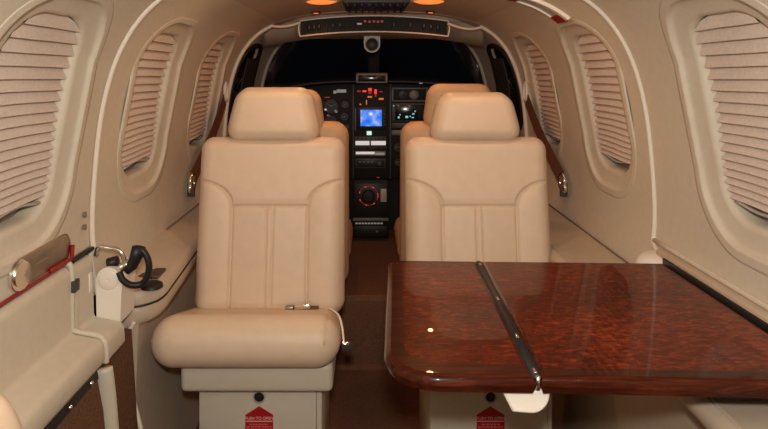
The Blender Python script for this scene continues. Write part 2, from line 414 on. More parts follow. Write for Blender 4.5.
# ------------------------------------------------------------------ overhead switch panel above the windshield
def arcrow(u0, u1, vc, ve, D, n=41):
    u = np.linspace(u0, u1, n); um = (u0+u1)/2; v = vc+(ve-vc)*((u-um)/((u1-u0)/2))**2
    return np.array([P(a, b, D) for a, b in zip(u, v)])
op = thing('overhead_switch_panel', P(373, 38, 2.5), 'long curved black overhead switch panel in an ivory frame above the windshield', 'switch panel')
t0, b0 = arcrow(301, 447, 16.5, 21.5, 2.50), arcrow(301, 447, 30.5, 35.0, 2.50)
bk = np.array([0, .05, 0])
MB().grid(np.array([t0+bk, t0, b0, b0+bk])).build('panel_face', M['panelb'], op, autosm=SH)
ot, ob = arcrow(300, 448, 15.6, 20.8, 2.49), arcrow(300, 448, 31.6, 36.4, 2.49)
fp = np.vstack([ot, smooth_poly([ot[-1], (ot[-1]+ob[-1])/2+[.006, 0, 0], ob[-1]], 4)[1:-1], ob[::-1], smooth_poly([ob[0], (ot[0]+ob[0])/2-[.006, 0, 0], ot[0]], 4)[1:-1]])
MB().tube(fp, .0036, n=8, closed=True, up=(0, 1, 0)).build('frame', M['trim'], op)
for u in (327, 346.5, 356, 388, 402, 418):
    v = 23.4+4.8*((u-374)/73)**2
    a = P(u, v-6.2, 2.494); b = P(u, v+6.5, 2.494); MB().tube([a, b], .0013, n=6).build('divider', M['dgrey'], op)
for u in (309, 314, 319, 333, 340, 394, 410, 424, 431, 438):
    v = 23.8+4.8*((u-374)/73)**2; c = P(u, v, 2.492)
    MB().box(c[0]-.006, c[0]+.006, c[1]-.012, c[1]+.004, c[2]-.010, c[2]+.010, .002, 2).build('rocker_switch', M['black'], op, autosm=SH)
for j, u in enumerate((365, 369.5, 374, 378, 382)):
    c = P(u, 21.4+.3*(j % 2), 2.492); MB().box(c[0]-.0055, c[0]+.0055, c[1]-.004, c[1]+.004, c[2]-.004, c[2]+.004, .001, 1).build('red_legend', M['annund'], op, autosm=SH)
c = P(359.5, 23.8, 2.492); bx('white_legend', M['litdim'], op, c[0]-.010, c[0]+.010, c[1]-.004, c[1]+.004, c[2]-.0035, c[2]+.0035, .001, 1)
# headliner piece behind / above the panel closing the step to the cockpit, moulded wings at its ends
st = arcrow(262, 484, 14, 26, 2.462, 61); sb_ = arcrow(262, 484, 18.5, 23, 2.47, 61)
up_ = np.array([[p[0], 2.45, float(np.interp(-abs(p[0]), -SEC[:, 0], SEC[:, 1]))+.012] for p in sb_])
dn = arcrow(262, 484, 34.5, 46, 2.60, 61)
mid_ = arcrow(262, 484, 16, 25, 2.53, 61)
bck = np.array([[p[0], 2.95, p[2]] for p in dn]); bck[:, 2] = np.minimum(bck[:, 2], 1.215)
tr = MB().grid(np.array([up_, mid_, dn])).build('trim_7', M['head'], autosm=SH); struct(tr)
so = tr.modifiers.new('thickness', 'SOLIDIFY'); so.thickness = .006
wing = smooth_poly([P(265, 23.5, 2.425), P(276, 26.5, 2.44), P(288, 26.0, 2.46), P(300, 22.5, 2.48)], 8)
struct(MB().tube(wing, .006, n=8, up=(0, 1, 0)).build('trim_8', M['trim']))
wing = smooth_poly([P(481, 27.5, 2.425), P(471, 29.0, 2.44), P(460, 27.5, 2.46), P(448, 23.5, 2.48)], 8)
struct(MB().tube(wing, .006, n=8, up=(0, 1, 0)).build('trim_9', M['trim']))

# standby compass hanging below the panel
cp = thing('standby_compass', P(372, 53, 2.7), 'small round standby compass in a grey case on the windshield centre post', 'compass')
cc = P(372, 44.5, 2.66)
body = [(cc[0]-.036, cc[1], cc[2]+.045), (cc[0]-.036, cc[1], cc[2])]+[(cc[0]+.036*math.cos(a), cc[1], cc[2]+.036*math.sin(a)) for a in np.linspace(PI, 2*PI, 17)[1:]]+[(cc[0]+.036, cc[1], cc[2]+.045)]
MB().prism(body, (0, .09, 0)).build('case', M['lgrey'], cp, autosm=SH)
MB().lathe([(.030, .0), (.030, -.004), (.0255, -.005), (.0255, .002), (.001, .002)], cc, (0, 1, 0)).build('bezel', M['mgrey'], cp, autosm=SH)
MB().lathe([(.0255, -.001), (.018, -.004), (.001, -.005)], cc, (0, 1, 0)).build('dial', M['black'], cp)

# ------------------------------------------------------------------ ceiling fittings
cz = lambda x: float(np.interp(-abs(x), -SEC[:, 0], SEC[:, 1]))
vt = thing('ceiling_vent', (.0, 2.20, 1.28), 'black slatted air vent in the middle of the cabin ceiling', 'vent')
MB().box(-.118, .112, 2.05, 2.33, cz(0)-.012, cz(0)+.004, .006, 3).build('frame', M['dgrey'], vt, autosm=SH)
for j in range(9):
    x = -.10+.0245*j; MB().box(x-.004, x+.004, 2.065, 2.315, cz(0)-.020, cz(0)-.008, .002, 2).build('slat', M['black'], vt, autosm=SH)
for side, w in ((-1, 'left'), (1, 'right')):
    x = .183*side-.006; z = cz(x)
    lp = thing('ceiling_lamp', (x, 2.02, z), 'glowing orange oval ceiling lamp to the %s of the black vent' % w, 'lamp', None)
    MB().lathe([(.001, -.010), (.035, -.009), (.050, -.004), (.056, 0)], (0, 0, 0), (0, 0, 1)).build('lens', M['orange'], lp)
    o = lp.children[0]
    o.data.transform(Matrix.Translation(Vector((x, 2.02, z)))@Matrix.Diagonal((1, 1.25, 1, 1))@Matrix.Translation(Vector((x, 2.02, z))) if False else Matrix.Identity(4))
    fix = MB().lathe([(.055, .002), (.062, -.004), (.066, .003)], (x, 2.02, z), (0, 0, 1)).build('rim', M['trim'], lp)
    # first mesh was made at the cabin origin: bring it to the lamp
    o.data.transform(Matrix.Translation(Vector((x, 2.02, z))))
    xs, vs = (316, 15.2) if side < 0 else (430.5, 15.5)
    q = P(xs, vs, 2.36); zz = cz(q[0])
    sp = thing('map_light', (q[0], 2.36, zz), 'tiny glowing red map light in the ceiling near the %s end of the switch panel' % w, 'light')
    MB().lathe([(.001, -.006), (.010, -.0055), (.012, -.003)], (q[0], 2.36, zz), (0, 0, 1), n=16).build('lens', M['spotl'], sp)
    MB().lathe([(.012, -.004), (.018, -.006), (.021, .002)], (q[0], 2.36, zz), (0, 0, 1), n=20).build('rim', M['dgrey'], sp)

# passenger service strip high on the right liner, with red ends
sv_ = thing('overhead_service_strip', W(1, 1.6, float(np.interp(-.45, -SEC[:, 0], sl))), 'pale overhead strip with a red lower end above the second right window', 'overhead panel')
sA = float(np.interp(-.494, -SEC[:, 0], sl)); sB = float(np.interp(-.372, -SEC[:, 0], sl))
def strip(y0, y1, s0, s1, h0, h1, name, m, skew=.03):
    yg = np.linspace(y0, y1, 5); sg = np.linspace(s0, s1, 12); Y, S = np.meshgrid(yg, sg, indexing='ij')
    Yk = Y+skew*(S-sA)/(sB-sA)
    G0 = W(1, Yk, S, h0); G1 = W(1, Yk, S, h1); mb = MB().grid(G1).grid(G0)
    for a, b in ((G0[0], G1[0]), (G0[-1], G1[-1]), (G0[:, 0], G1[:, 0]), (G0[:, -1], G1[:, -1])): mb.grid(np.array([a, b]))
    return mb.build(name, m, sv_, autosm=SH)
strip(1.565, 1.655, sA, sB, -.002, .003, 'recess', M['lgrey'])
strip(1.552, 1.572, sA, sB, -.002, .009, 'bright_edge', M['white'])
strip(1.648, 1.660, sA+.02, sB, -.002, .007, 'bright_edge', M['white'])
strip(1.572, 1.650, sA-.004, sA+.022, -.002, .008, 'red_end', M['red'])
strip(1.572, 1.650, sB-.012, sB+.010, -.002, .008, 'red_end', M['red'])

# ------------------------------------------------------------------ lower sidewalls and ledges
def sweep(prof, ys, name, m, side, autosm=SH, thick=None):
    prof = np.asarray(prof, float)
    A = np.array([[(side*p[0], y, p[1]) for p in prof] for y in ys])
    mb = MB().grid(A, cv=True)
    k_ = len(prof); mb.add([(side*p[0], ys[0], p[1]) for p in prof], [tuple(range(k_))]); mb.add([(side*p[0], ys[-1], p[1]) for p in prof], [tuple(range(k_))])
    return mb.build(name, m, None, autosm=autosm)
# right ledge along the cabin, lower sidewall panel below it
lipR = [(.625, .586), (.60, .582), (.56, .577), (.50, .572), (.4695, .5725), (.4680, .5690), (.4650, .5690), (.4635, .5720), (.456, .568), (.450, .559), (.449, .548), (.454, .537), (.462, .530), (.625, .530)]
struct(sweep(lipR, np.linspace(-.70, 2.42, 12), 'trim_10', M['ledge'], 1))
struct(sweep([(.500, .546), (.492, .534), (.490, .528), (.625, .528), (.625, .546)], np.linspace(-.70, 2.42, 4), 'trim_11', M['black'], 1))
lowR = [(.520, .530), (.514, .52), (.512, .503), (.516, .500), (.516, .497), (.511, .494), (.515, .30), (.520, .10), (.510, .0), (.62, .0), (.62, .53)]
struct(sweep(lowR, np.linspace(-.70, 2.10, 6), 'wall_right_lower', M['lower'], 1))
lowL = [(.548, .535), (.545, .50), (.552, .30), (.548, .10), (.535, .0), (.62, .0), (.62, .535)]
struct(sweep(lowL, np.linspace(1.347, 2.10, 6), 'wall_left_lower', M['lower'], -1))
struct(sweep([(.548, .53), (.545, .25), (.62, .25), (.62, .53)], np.linspace(2.10, 2.9, 3), 'wall_left_front', M['dgrey'], -1))
struct(sweep([(.548, .53), (.545, .25), (.62, .25), (.62, .53)], np.linspace(2.10, 2.9, 3), 'wall_right_front', M['dgrey'], 1))
struct(MB().tube([(.597, 1.30, .5835), (.597, 2.42, .5835)], .0024, n=6).build('trim_21', M['edge_shading']))  # dark line added as painted shading along the liner-ledge junction
struct(MB().tube([(-.597, 1.69, .6015), (-.597, 2.42, .6015)], .0024, n=6).build('trim_22', M['edge_shading']))  # same painted shading line on the left ledge
# left ledge with its rounded near end
yl = np.concatenate([np.linspace(1.335, 1.42, 16), np.linspace(1.46, 2.42, 10)])
lp_ = np.array([(.62, .604), (.60, .600), (.56, .592), (.525, .585), (.514, .581), (.506, .573), (.503, .562), (.503, .554), (.507, .552), (.507, .549), (.5025, .547),
                (.501, .532), (.505, .518), (.514, .508), (.528, .503), (.62, .500)])
drop = lambda y: -.030*min(1, max(0, (1.68-y)/.30))
A = []
for y in yl:
    e = max(0., min(1., (y-1.335)/.085)); pull = .075*(1-math.sqrt(max(0, 1-(1-e)**2)))
    row = lp_.copy(); row[:, 0] += pull*np.clip((.62-row[:, 0])/.1, 0, 1)
    A.append([(-p[0], y, p[1]+drop(y)) for p in row])
A = np.array(A); mb = MB().grid(A, cv=True); mb.add(A[0], [tuple(range(len(lp_)))]); mb.add(A[-1], [tuple(range(len(lp_)))])
struct(mb.build('trim_12', M['ledge'], autosm=SH))
g = []
for y in np.concatenate([np.linspace(1.338, 1.42, 12), np.linspace(1.46, 2.4, 6)]):
    e = max(0., min(1., (y-1.335)/.085)); g.append((-(.5035+.072*(1-math.sqrt(max(0, 1-(1-e)**2)))), y-.001, .5505+drop(y)))
struct(MB().tube(g, .0022, n=6).build('trim_13', M['black']))
struct(MB().tube(smooth_poly([P(134, 322, 1.338), P(127, 336, 1.338), P(125, 352, 1.338), P(131, 390, 1.338), P(141, 430, 1.338), P(152, 480, 1.338)], 8), .0055, n=8).build('trim_14', M['trim']))
# jamb face between door opening and sidewall (closing panel), carpet-faced low down
struct(MB().box(-.63, -.584, 1.325, 1.344, 0, .52, .004, 2).build('trim_15', M['scuff'], autosm=SH))
# right: pocket that the table folds out of
pk = MB().box(.592, .640, .20, 1.300, .575, .664, .006, 3).build('trim_16', M['ledge'], autosm=SH); struct(pk)
pr_ = [(.640, 1.30), (.592, 1.30)]+[(.640-.075*math.cos(a)*0-(.052)*math.cos(a), 1.30+.07*math.sin(a)) for a in np.linspace(0, PI/2, 10)[1:]]
capv = []
mb = MB(); lay = [(1.0, .575), (1.0, .628), (.94, .642), (.80, .650), (.5, .654), (.05, .655)]
A = []
for k_, z in lay:
    A.append([(.655-(.105*k_)*math.sin(a), 1.300+(.060*k_)*math.cos(a), z) for a in np.linspace(0, PI, 24)])
struct(mb.grid(np.array(A)).build('trim_17', M['trim'], autosm=math.radians(60)))
# lower lip of the near right liner panel
lipw = W(1, np.linspace(-.6, 1.345, 30), s_at_z(.668), .004)
struct(MB().tube(lipw, .0055, n=8).build('trim_18', M['wall']))

# ------------------------------------------------------------------ entry door, upper half handle + seal; lower half with step ledge
hd = MB()
hcen = lambda y, z, h=0.0: W(-1, y, s_at_z(z), h)
# recessed brushed plate
pl = []
for z in np.linspace(.682, .728, 6): pl.append([hcen(y, z, .004) for y in np.linspace(1.02, 1.185, 16)])
plate = []
n1 = 48; a = np.linspace(0, 2*PI, n1, endpoint=False)
def stad(y0, y1, zc, r, h, lift=0.0):
    o = []
    for t in a:
        cx = y1-r if math.cos(t) > 0 else y0+r
        o.append(hcen(cx+r*math.cos(t), zc+r*math.sin(t)+lift*((cx-y0)/(y1-y0)), h))
    return np.array(o)
mb = MB().grid(np.array([stad(.985, 1.185, .707, .026, -.002), stad(.985, 1.185, .707, .026, .002), stad(.988, 1.182, .707, .023, .003), stad(1.0, 1.17, .707, .012, .003), stad(1.06, 1.10, .707, .001, .003)]), cv=True)
hp = mb.build('handle_plate', M['brushed'], door_up)
MB().lathe([(.026, .0), (.026, .006), (.023, .010), (.001, .011)], hcen(1.005, .706, .002), W(-1, 1.005, s_at_z(.706), 1)-W(-1, 1.005, s_at_z(.706), 0), n=30).build('door_handle', M['chrome'], door_up, autosm=SH)
bolt = W(-1, 1.245, s_at_z(.745), .002)
for dz in (-.013, .013):
    MB().lathe([(.006, 0), (.006, .004), (.001, .005)], W(-1, 1.24, s_at_z(.738+dz), .002), (1, 0, .1), n=12).build('screw', M['brushed'], door_up, autosm=SH)
sealp = W(-1, np.linspace(.56, 1.175, 24), s_at_z(.6755), .001)
sl_ = MB().tube(sealp, .0034, n=8, flat=(1, 1)).tube(np.vstack([W(-1, np.linspace(1.10, 1.178, 6), s_at_z(.681), .006), W(-1, 1.184, s_at_z(.705), .006)]), .0042, n=8).build('red_seal', M['red'], door_up)
blk = MB().tube(W(-1, np.linspace(1.178, 1.272, 12), s_at_z(.672), .003), .0042, n=8).build('black_seal', M['black'], door_up)

dlow = thing('door_2', (-.60, .85, 0), None, None); dlow['kind'] = 'structure'
profD = [(.640, .668), (.618, .668), (.609, .662), (.606, .650), (.604, .548), (.602, .541), (.596, .538), (.556, .531), (.546, .527), (.541, .518), (.539, .490), (.543, .482), (.552, .479), (.640, .479)]
def sweepp(prof, ys, name, m, parent, side=-1):
    A = np.array([[(side*p[0], y, p[1]) for p in prof] for y in ys]); mb = MB().grid(A, cv=True)
    kk = len(prof); mb.add(A[0], [tuple(range(kk))]); mb.add(A[-1], [tuple(range(kk))]); return mb.build(name, m, parent, autosm=math.radians(50))
sweepp(profD, np.linspace(.55, 1.160, 8), 'step_ledge', M['wall'], dlow)
sweepp([(.552, .479), (.548, .470), (.546, .458), (.60, .455), (.60, .479)], np.linspace(.55, 1.150, 4), 'rubber_strip', M['black'], dlow)
for j in range(6):
    y = .72+.08*j; MB().lathe([(.0045, 0), (.0035, .003), (.0005, .004)], (-.546, y, .465), (1, 0, 0), n=10).build('rivet', M['chrome'], dlow)
sweepp([(.546, .458), (.535, .40), (.500, .02), (.60, .02), (.60, .458)], np.linspace(.55, 1.145, 4), 'carpet_panel', M['scuff'], dlow)
# jamb section forward of the door edge, same profile
jb = thing('trim_19', (-.60, 1.24, 0), None, None); jb['kind'] = 'structure'
prj = [(p[0]-.002 if p[0] < .63 else p[0], p[1]-.004) for p in profD]
sweepp(prj, np.linspace(1.178, 1.252, 4), 'jamb_ledge', M['wall'], jb)
sweepp([(.556, .475), (.545, .30), (.52, .02), (.60, .02), (.60, .475)], np.linspace(1.18, 1.335, 4), 'carpet_panel', M['scuff'], jb)
gk = [(-.622, 1.169, .672), (-.608, 1.169, .660), (-.607, 1.169, .552), (-.600, 1.169, .541), (-.560, 1.169, .533), (-.5475, 1.169, .526), (-.541, 1.169, .512), (-.540, 1.169, .480)]
MB().tube(smooth_poly(gk, 6), .0058, n=10, up=(0, 1, 0)).build('edge_gasket', M['wall'], jb)
MB().tube(smooth_poly([(-.546, 1.167, .470), (-.538, 1.167, .40), (-.522, 1.167, .20), (-.50, 1.167, .02)], 6), .020, n=10, up=(0, 1, 0), flat=(1, .6)).build('post_cover', M['basep'], jb)
bx('latch_pad', M['dgrey'], jb, -.606, -.598, 1.162, 1.184, .617, .640, .002, 2)
bx('slot_cover', M['white'], jb, -.606, -.601, 1.232, 1.246, .592, .632, .002, 2)
# hinge cover: cream plate with a rounded head
hc = thing('trim_20', (-.575, 1.29, .52), None, None); hc['kind'] = 'structure'
hx0, hx1, hz0, hz1 = -.598, -.549, .520, .612
pts = [(hx0, 1.256, hz0), (hx1, 1.256, hz0), (hx1+.004, 1.256, hz1)]+[((hx0+hx1)/2+.025*math.cos(t), 1.256, hz1+.025*math.sin(t)) for t in np.linspace(0, PI, 20)][1:-1]+[(hx0-.002, 1.256, hz1)]
MB().prism(pts, (0, .075, 0)).build('plate', M['white'], hc, autosm=SH)
MB().lathe([(.021, 0), (.021, .003), (.018, .005), (.004, .005), (.003, .0035), (.0005, .0035)], ((hx0+hx1)/2, 1.256, hz1), (0, -1, 0), n=28).build('round_cap', M['white'], hc, autosm=SH)

# chrome rod and black pull handle at the jamb
hn = thing('door_pull', P(128, 285, 1.30), 'black looped pull handle on a bent chrome rod beside the entry door', 'handle')
rod = smooth_poly([P(96, 255, 1.27), P(99, 247, 1.262), P(106, 247.5, 1.262), P(116, 249, 1.262), P(122, 253, 1.262), P(125, 262, 1.262)], 8)
MB().tube(rod, .0052, n=10).build('rod', M['chrome'], hn)
MB().lathe([(.009, -.012), (.011, 0), (.009, .012), (.001, .013)], P(126, 265, 1.262), (1, .3, .5), n=14).build('knuckle', M['chrome'], hn)
MB().lathe([(.011, -.010), (.011, .01), (.001, .011)], P(113, 262, 1.275), (1, 0, .3), n=14).build('pivot', M['black'], hn)
loop = smooth_poly([P(135, 248, 1.262), P(144, 252, 1.262), P(149, 264, 1.262), P(147, 277, 1.262), P(141, 284, 1.262), P(131, 285, 1.255), P(123, 280, 1.25), P(119, 272, 1.25)], 8)
MB().tube(loop, .0068, n=12).build('grip_loop', M['black'], hn)
MB().tube([P(139, 247, 1.262), P(136.5, 256, 1.262), P(132, 266, 1.258), P(126, 272, 1.255)], [.0145, .0140, .012, .008], n=12, flat=(1, .7)).build('grip_head', M['black'], hn)

lt = P(150, 285, 1.36)
ld = thing('ledge_latch', (-.527, 1.378, .556), 'black oval cup at the near end of the left ledge', 'latch')
zt = .589
MB().lathe([(.001, .007), (.018, .006), (.024, .003), (.026, -.004)], (0, 0, 0), (0, 0, 1), n=28).build('oval_cup', M['black'], ld)
o = ld.children[0]; o.data.transform(Matrix.Translation(Vector(ORG[ld.name]))@Matrix.Identity(4)); o.data.transform(Matrix.Diagonal((1, 1, 1, 1)))
o.data.transform(Matrix.Translation(Vector((0, 0, 0))))
ap = thing('ledge_plate', (-.545, 1.435, .560), 'flat dark bronze plate set in the left ledge behind the pull handle', 'plate')
mb = MB(); mb.box(-.570, -.522, 1.405, 1.465, .560, .5675, .002, 2, M4=Matrix.Translation((0, 0, 0)))
mb.build('plate_face', mat('bronze', (.12, .085, .055), .45, metal=.6), ap, autosm=SH)

# ------------------------------------------------------------------ seats
def pillow(hw, h, rc, R, tf, tb, nx, nz, front=None, back=None, rows=None, taper=None):
    """cushion standing in x-z: width 2hw, height h; returns front & back grids (u, depth, w), depth toward -y for the front"""
    W_ = h*(1-np.cos(np.linspace(0, PI, nz)))/2 if rows is None else rows
    W_ = .55*np.linspace(0, h, nz)+.45*W_
    a = np.linspace(-1, 1, nx); a = .75*a+.25*np.sin(a*PI/2)
    Fg, Bg = [], []
    for w in W_:
        q = max(0, abs(w-h/2)-(h/2-rc)); sc = 1 if taper is None else taper(w/h)
        hwid = (hw-rc+math.sqrt(max(0, rc*rc-q*q)))*sc
        u = a*hwid; H = hw*sc
        qx = np.abs(u)-(H-rc); qy = abs(w-h/2)-(h/2-rc)
        sd = np.hypot(np.maximum(qx, 0), np.maximum(qy, 0))+np.minimum(np.maximum(qx, qy), 0)-rc
        e = np.clip(-sd, 0, None); k_ = np.clip(e/R, 0, 1); prf = np.sqrt(np.clip(1-(1-k_)**2, 0, 1))
        df = tf*prf; db = tb*prf
        if front is not None: df = df+front(u, w, e)*np.clip(e/(R*.4), 0, 1)
        if back is not None: db = db+back(u, w, e)*np.clip(e/(R*.4), 0, 1)
        Fg.append(np.stack([u, -df, np.full_like(u, w)], -1)); Bg.append(np.stack([u, db, np.full_like(u, w)], -1))
    return np.array(Fg), np.array(Bg)
def weld(mb, name, m, parent, dist=2e-4):
    o = mb.build(name, m, parent)
    bm = bmesh.new(); bm.from_mesh(o.data); bmesh.ops.remove_doubles(bm, verts=bm.verts[:], dist=dist); bmesh.ops.recalc_face_normals(bm, faces=bm.faces[:])
    bm.to_mesh(o.data); bm.free(); o.data.polygons.foreach_set('use_smooth', [True]*len(o.data.polygons)); return o

def groove(d, w, dep): return -dep*np.exp(-(d/w)**2)
def back_front(hw, h):
    # seams of the backrest: yoke, curved shoulder seams, ribbed centre panel
    xs = hw*.505; zs = h*.601
    def f(u, w, e):
        o = np.zeros_like(u); au = np.abs(u)
        if w < zs:
            o += groove(au-xs, .0030, .0075)*(1 if w < zs-.002 else .4)
            o += groove(au-.0085, .0026, .0055)*(au < .03)
            # centre panel: gentle puff
            o += np.where(au < xs, .0045*np.cos(au/xs*PI/2), .007*np.clip(1-((au-(xs+hw)/2)/((hw-xs)/2))**2, 0, 1))
        if abs(w-zs) < .02: o += groove(w-zs, .0030, .0075)*(au < xs+.001)
        # curved seam from panel corner out to the edge: an elliptical arc
        ea, eb = hw-xs, h*.145
        q = ((au-hw)/ea)**2+((w-zs)/eb)**2
        if w >= zs:
            dq = np.abs(np.sqrt(q)-1)*min(ea, eb); o += groove(dq, .0030, .0070)*(au >= xs-.001)
            sq = math.sqrt(max(0., 1-((w-zs)/eb)**2)); wd = max(1e-4, ea*sq)
            o += np.where(q < 1, .007*sq*np.clip(1-((au-(hw-wd/2))/(wd/2))**2, 0, 1), .003*min(1., (w-zs)/.02))
        return o
    return f

def passenger_seat(cx, lab, right=False):
    T = thing('passenger_seat', (cx, 1.52, 0), lab, 'seat', 'rear-facing cabin seats')
    hw, h = (.1945 if right else .198), .466; base = np.array([cx, 1.588, .405]); tilt = math.radians(9.5)
    Fg, Bg = pillow(hw, h, .038, .040, .045, .075, 161, 211, front=back_front(hw, h), taper=lambda t: 1-.0*t)
    def place(G, base=base, tilt=tilt):
        x = G[..., 0]; y = G[..., 1]; z = G[..., 2]
        return np.stack([x+base[0], base[1]+y*math.cos(tilt)+z*math.sin(tilt), base[2]-y*math.sin(tilt)+z*math.cos(tilt)], -1)
    bk = weld(MB().grid(place(Fg)).grid(place(Bg)), 'backrest', M['leather'], T)
    # headrest: rounded trapezoid
    Fh, Bh = pillow(.124 if right else .127, .143 if right else .157, .040, .040, .050, .052, 61, 51, front=lambda u, w, e: .010*np.cos(u/.13*1.2)-.0*u, taper=lambda t: 1.0-.30*max(0., t-.30)**1.15)
    hb = np.array([cx, 1.588, .405])+np.array([0, math.sin(tilt), math.cos(tilt)])*.447
    hr = weld(MB().grid(place(Fh, hb, math.radians(7))).grid(place(Bh, hb, math.radians(7))), 'headrest', M['leather'], T)
    for s in (-1, 1):
        q = hb+[s*.05, .0, .03]; MB().tube([q-[0, .004, .075], q], .006, n=10).build('headrest_post', M['chrome'], hr)
    # seat cushion: bullnosed pillow lying down
    hwc = .2185; dep = .31
    Fc, Bc = pillow(hwc, dep, .055, .058, .056, .059, 81, 71)
    th = math.radians(17); y0, z0 = 1.340, .4225
    def lay(G):
        x = G[..., 0]; up = -G[..., 1]; y = G[..., 2]
        return np.stack([cx+x-(.022 if not right else -.022), y0+y*math.cos(th)+up*math.sin(th), z0+up*math.cos(th)-(y-.06)*math.sin(th)], -1)
    cu = weld(MB().grid(lay(Fc)).grid(lay(Bc)), 'seat_cushion', M['leather'], T)
    sgn = 1 if not right else -1
    # piping on the inboard end of the cushion
    arcp = []
    for t in np.linspace(-.2, 1.1, 16):
        ang = PI*t; arcp.append(lay(np.array([sgn*(hwc-.034), -.0555*math.sin(ang), .056-.0565*math.cos(ang) if ang < PI/2 else .056+.08*(t-.5)*1.2])))
    MB().tube(np.array(arcp[2:12]), .0018, n=6).build('piping', M['leather'], cu)
    # pan and box base
    px0, px1 = cx-.178, cx+.178
    MB().box(px0, px1, 1.395, 1.72, .297, .366, .014, 4).build('seat_pan', M['basep'], T, autosm=math.radians(60))
    bs = MB().box(cx-.146, cx+.136, 1.44, 1.74, .0, .2975, .004, 2).box(cx+.136, cx+.149, 1.445, 1.735, .0, .2975, .003, 2).build('seat_base', M['basep'], T, autosm=SH)
    MB().lathe([(.0155, -.001), (.0155, .003), (.0125, .004), (.0118, .001)], (cx-.001, 1.44, .266), (0, -1, 0), n=24).build('latch_ring', M['lgrey'], bs, autosm=SH)
    MB().lathe([(.0118, .001), (.0005, .0008)], (cx-.001, 1.44, .266), (0, -1, 0), n=24).build('latch_button', M['black'], bs)
    # arrow shaped placard
    pxc = cx-.001; zt = .2435; yb = 1.4385
    pol = [(pxc-.0335, yb, .155), (pxc+.0335, yb, .155), (pxc+.0335, yb, zt-.021), (pxc, yb, zt), (pxc-.0335, yb, zt-.021)]
    pc = MB().prism(pol, (0, .0014, 0)).build('placard', M['placard'], bs, smooth=False)
    cv = bpy.data.curves.new('t', 'FONT'); cv.body = 'PUSH TO OPEN'; cv.size = .0098; cv.align_x = 'CENTER'; cv.extrude = .0002
    to = bpy.data.objects.new('t', cv); C.objects.link(to); dg = bpy.context.evaluated_depsgraph_get()
    me = bpy.data.meshes.new_from_object(to.evaluated_get(dg)); bpy.data.objects.remove(to)
    me.transform(Matrix.Translation((pxc, yb-.0006, zt-.0315))@Matrix.Rotation(PI/2, 4, 'X'))
    link('lettering', me, pc, smooth=False, mats=M['ink'])
    q = MB(); q.box(pxc-.0325, pxc+.0325, yb-.0005, yb, zt-.0365, zt-.0345)
    q.build('rule', M['ink'], pc, smooth=False)
    q = MB()
    for r_, z in enumerate((zt-.043, zt-.049, zt-.055, zt-.061, zt-.067)):
        wd = (.022, .030, .030, .026, .014)[r_]; x = pxc-wd
        while x < pxc+wd: l = random.uniform(.004, .009); q.box(x, min(x+l, pxc+wd), yb-.0004, yb, z-.0014, z+.0014); x += l+.002
    q.build('small_print', M['inkdim'], pc, smooth=False)
    # lap belt: buckle on the cushion, belt end over the side, chrome anchor
    b = np.array([cx+.086*sgn, 1.523, .4430])
    bel = MB().box(b[0]-.030, b[0]+.048, b[1]-.012, b[1]+.016, b[2]-.001, b[2]+.003, .001, 1).build('lap_belt', M['strap'], T, autosm=SH)
    R_ = Matrix.Translation(Vector(b))@Matrix.Rotation(math.radians(-4), 4, 'Y')
    MB().box(-.012, .030, -.014, .014, .003, .016, .004, 3, M4=R_).build('buckle', M['chrome'], bel, autosm=SH)
    MB().box(-.036, -.014, -.010, .010, .003, .010, .002, 2, M4=R_).build('buckle_tongue', M['brushed'], bel, autosm=SH)
    ex = cx+sgn*(.2155-.022)
    w1 = smooth_poly([(ex-sgn*.030, 1.505, .452), (ex-sgn*.006, 1.47, .450), (ex+sgn*.005, 1.44, .430), (ex+sgn*.010, 1.42, .398)], 6)
    MB().tube(w1, .0028, n=8, flat=(1.0, .6)).build('belt_cord', M['white'], bel)
    MB().lathe([(.010, -.012), (.013, 0), (.010, .012), (.001, .013)], (ex+sgn*.016, 1.435, .39), (1, 0, 0), n=14).build('belt_anchor', M['dgrey'], bel)
    MB().lathe([(.006, -.008), (.007, 0), (.005, .008), (.001, .009)], (ex+sgn*.014, 1.42, .402), (1, 0, 0), n=12).build('anchor_bolt', M['chrome'], bel)
    return T
passenger_seat(-.290, 'tan leather rear-facing cabin seat on the left, its cushion fully clear of the table')
passenger_seat(.265, 'tan leather rear-facing cabin seat on the right behind the wooden table', right=True)

def pilot_seat(cx, lab, hcx, hz):
    T = thing('pilot_seat', (cx, 2.15, .25), lab, 'seat', 'cockpit seats')
    Fg, Bg = pillow(.196, .56, .05, .045, .05, .05, 41, 61)
    def place(G, b, tilt):
        return np.stack([G[..., 0]+b[0], b[1]+G[..., 1]*math.cos(tilt)-G[..., 2]*math.sin(tilt), b[2]+G[..., 1]*math.sin(tilt)+G[..., 2]*math.cos(tilt)], -1)
    b = np.array([cx, 2.03, .325]); tl = math.radians(6)
    weld(MB().grid(place(Fg, b, tl)).grid(place(Bg, b, tl)), 'backrest', M['pleather'], T)
    Fh, Bh = pillow(.115, .150, .04, .042, .048, .048, 41, 35, taper=lambda t: 1-.16*max(0., t-.3))
    hb = np.array([hcx, 1.965, hz])
    hr = weld(MB().grid(place(Fh, hb, tl)).grid(place(Bh, hb, tl)), 'headrest', M['pleather'], T)
    MB().tube([hb+[-.04, 0, -.05], hb+[-.04, 0, .03]], .006).build('headrest_post', M['chrome'], hr)
    MB().tube([hb+[.04, 0, -.05], hb+[.04, 0, .03]], .006).build('headrest_post', M['chrome'], hr)
    Fc, Bc = pillow(.20, .40, .05, .045, .05, .05, 31, 31)
    G = [np.stack([cx+g[..., 0], 2.04+g[..., 2], .42-g[..., 1]], -1) for g in (Fc, Bc)]
    weld(MB().grid(G[0]).grid(G[1]), 'seat_cushion', M['pleather'], T)
    MB().box(cx-.17, cx+.17, 2.10, 2.40, .25, .40, .01, 3).build('seat_base', M['dgrey'], T, autosm=SH)
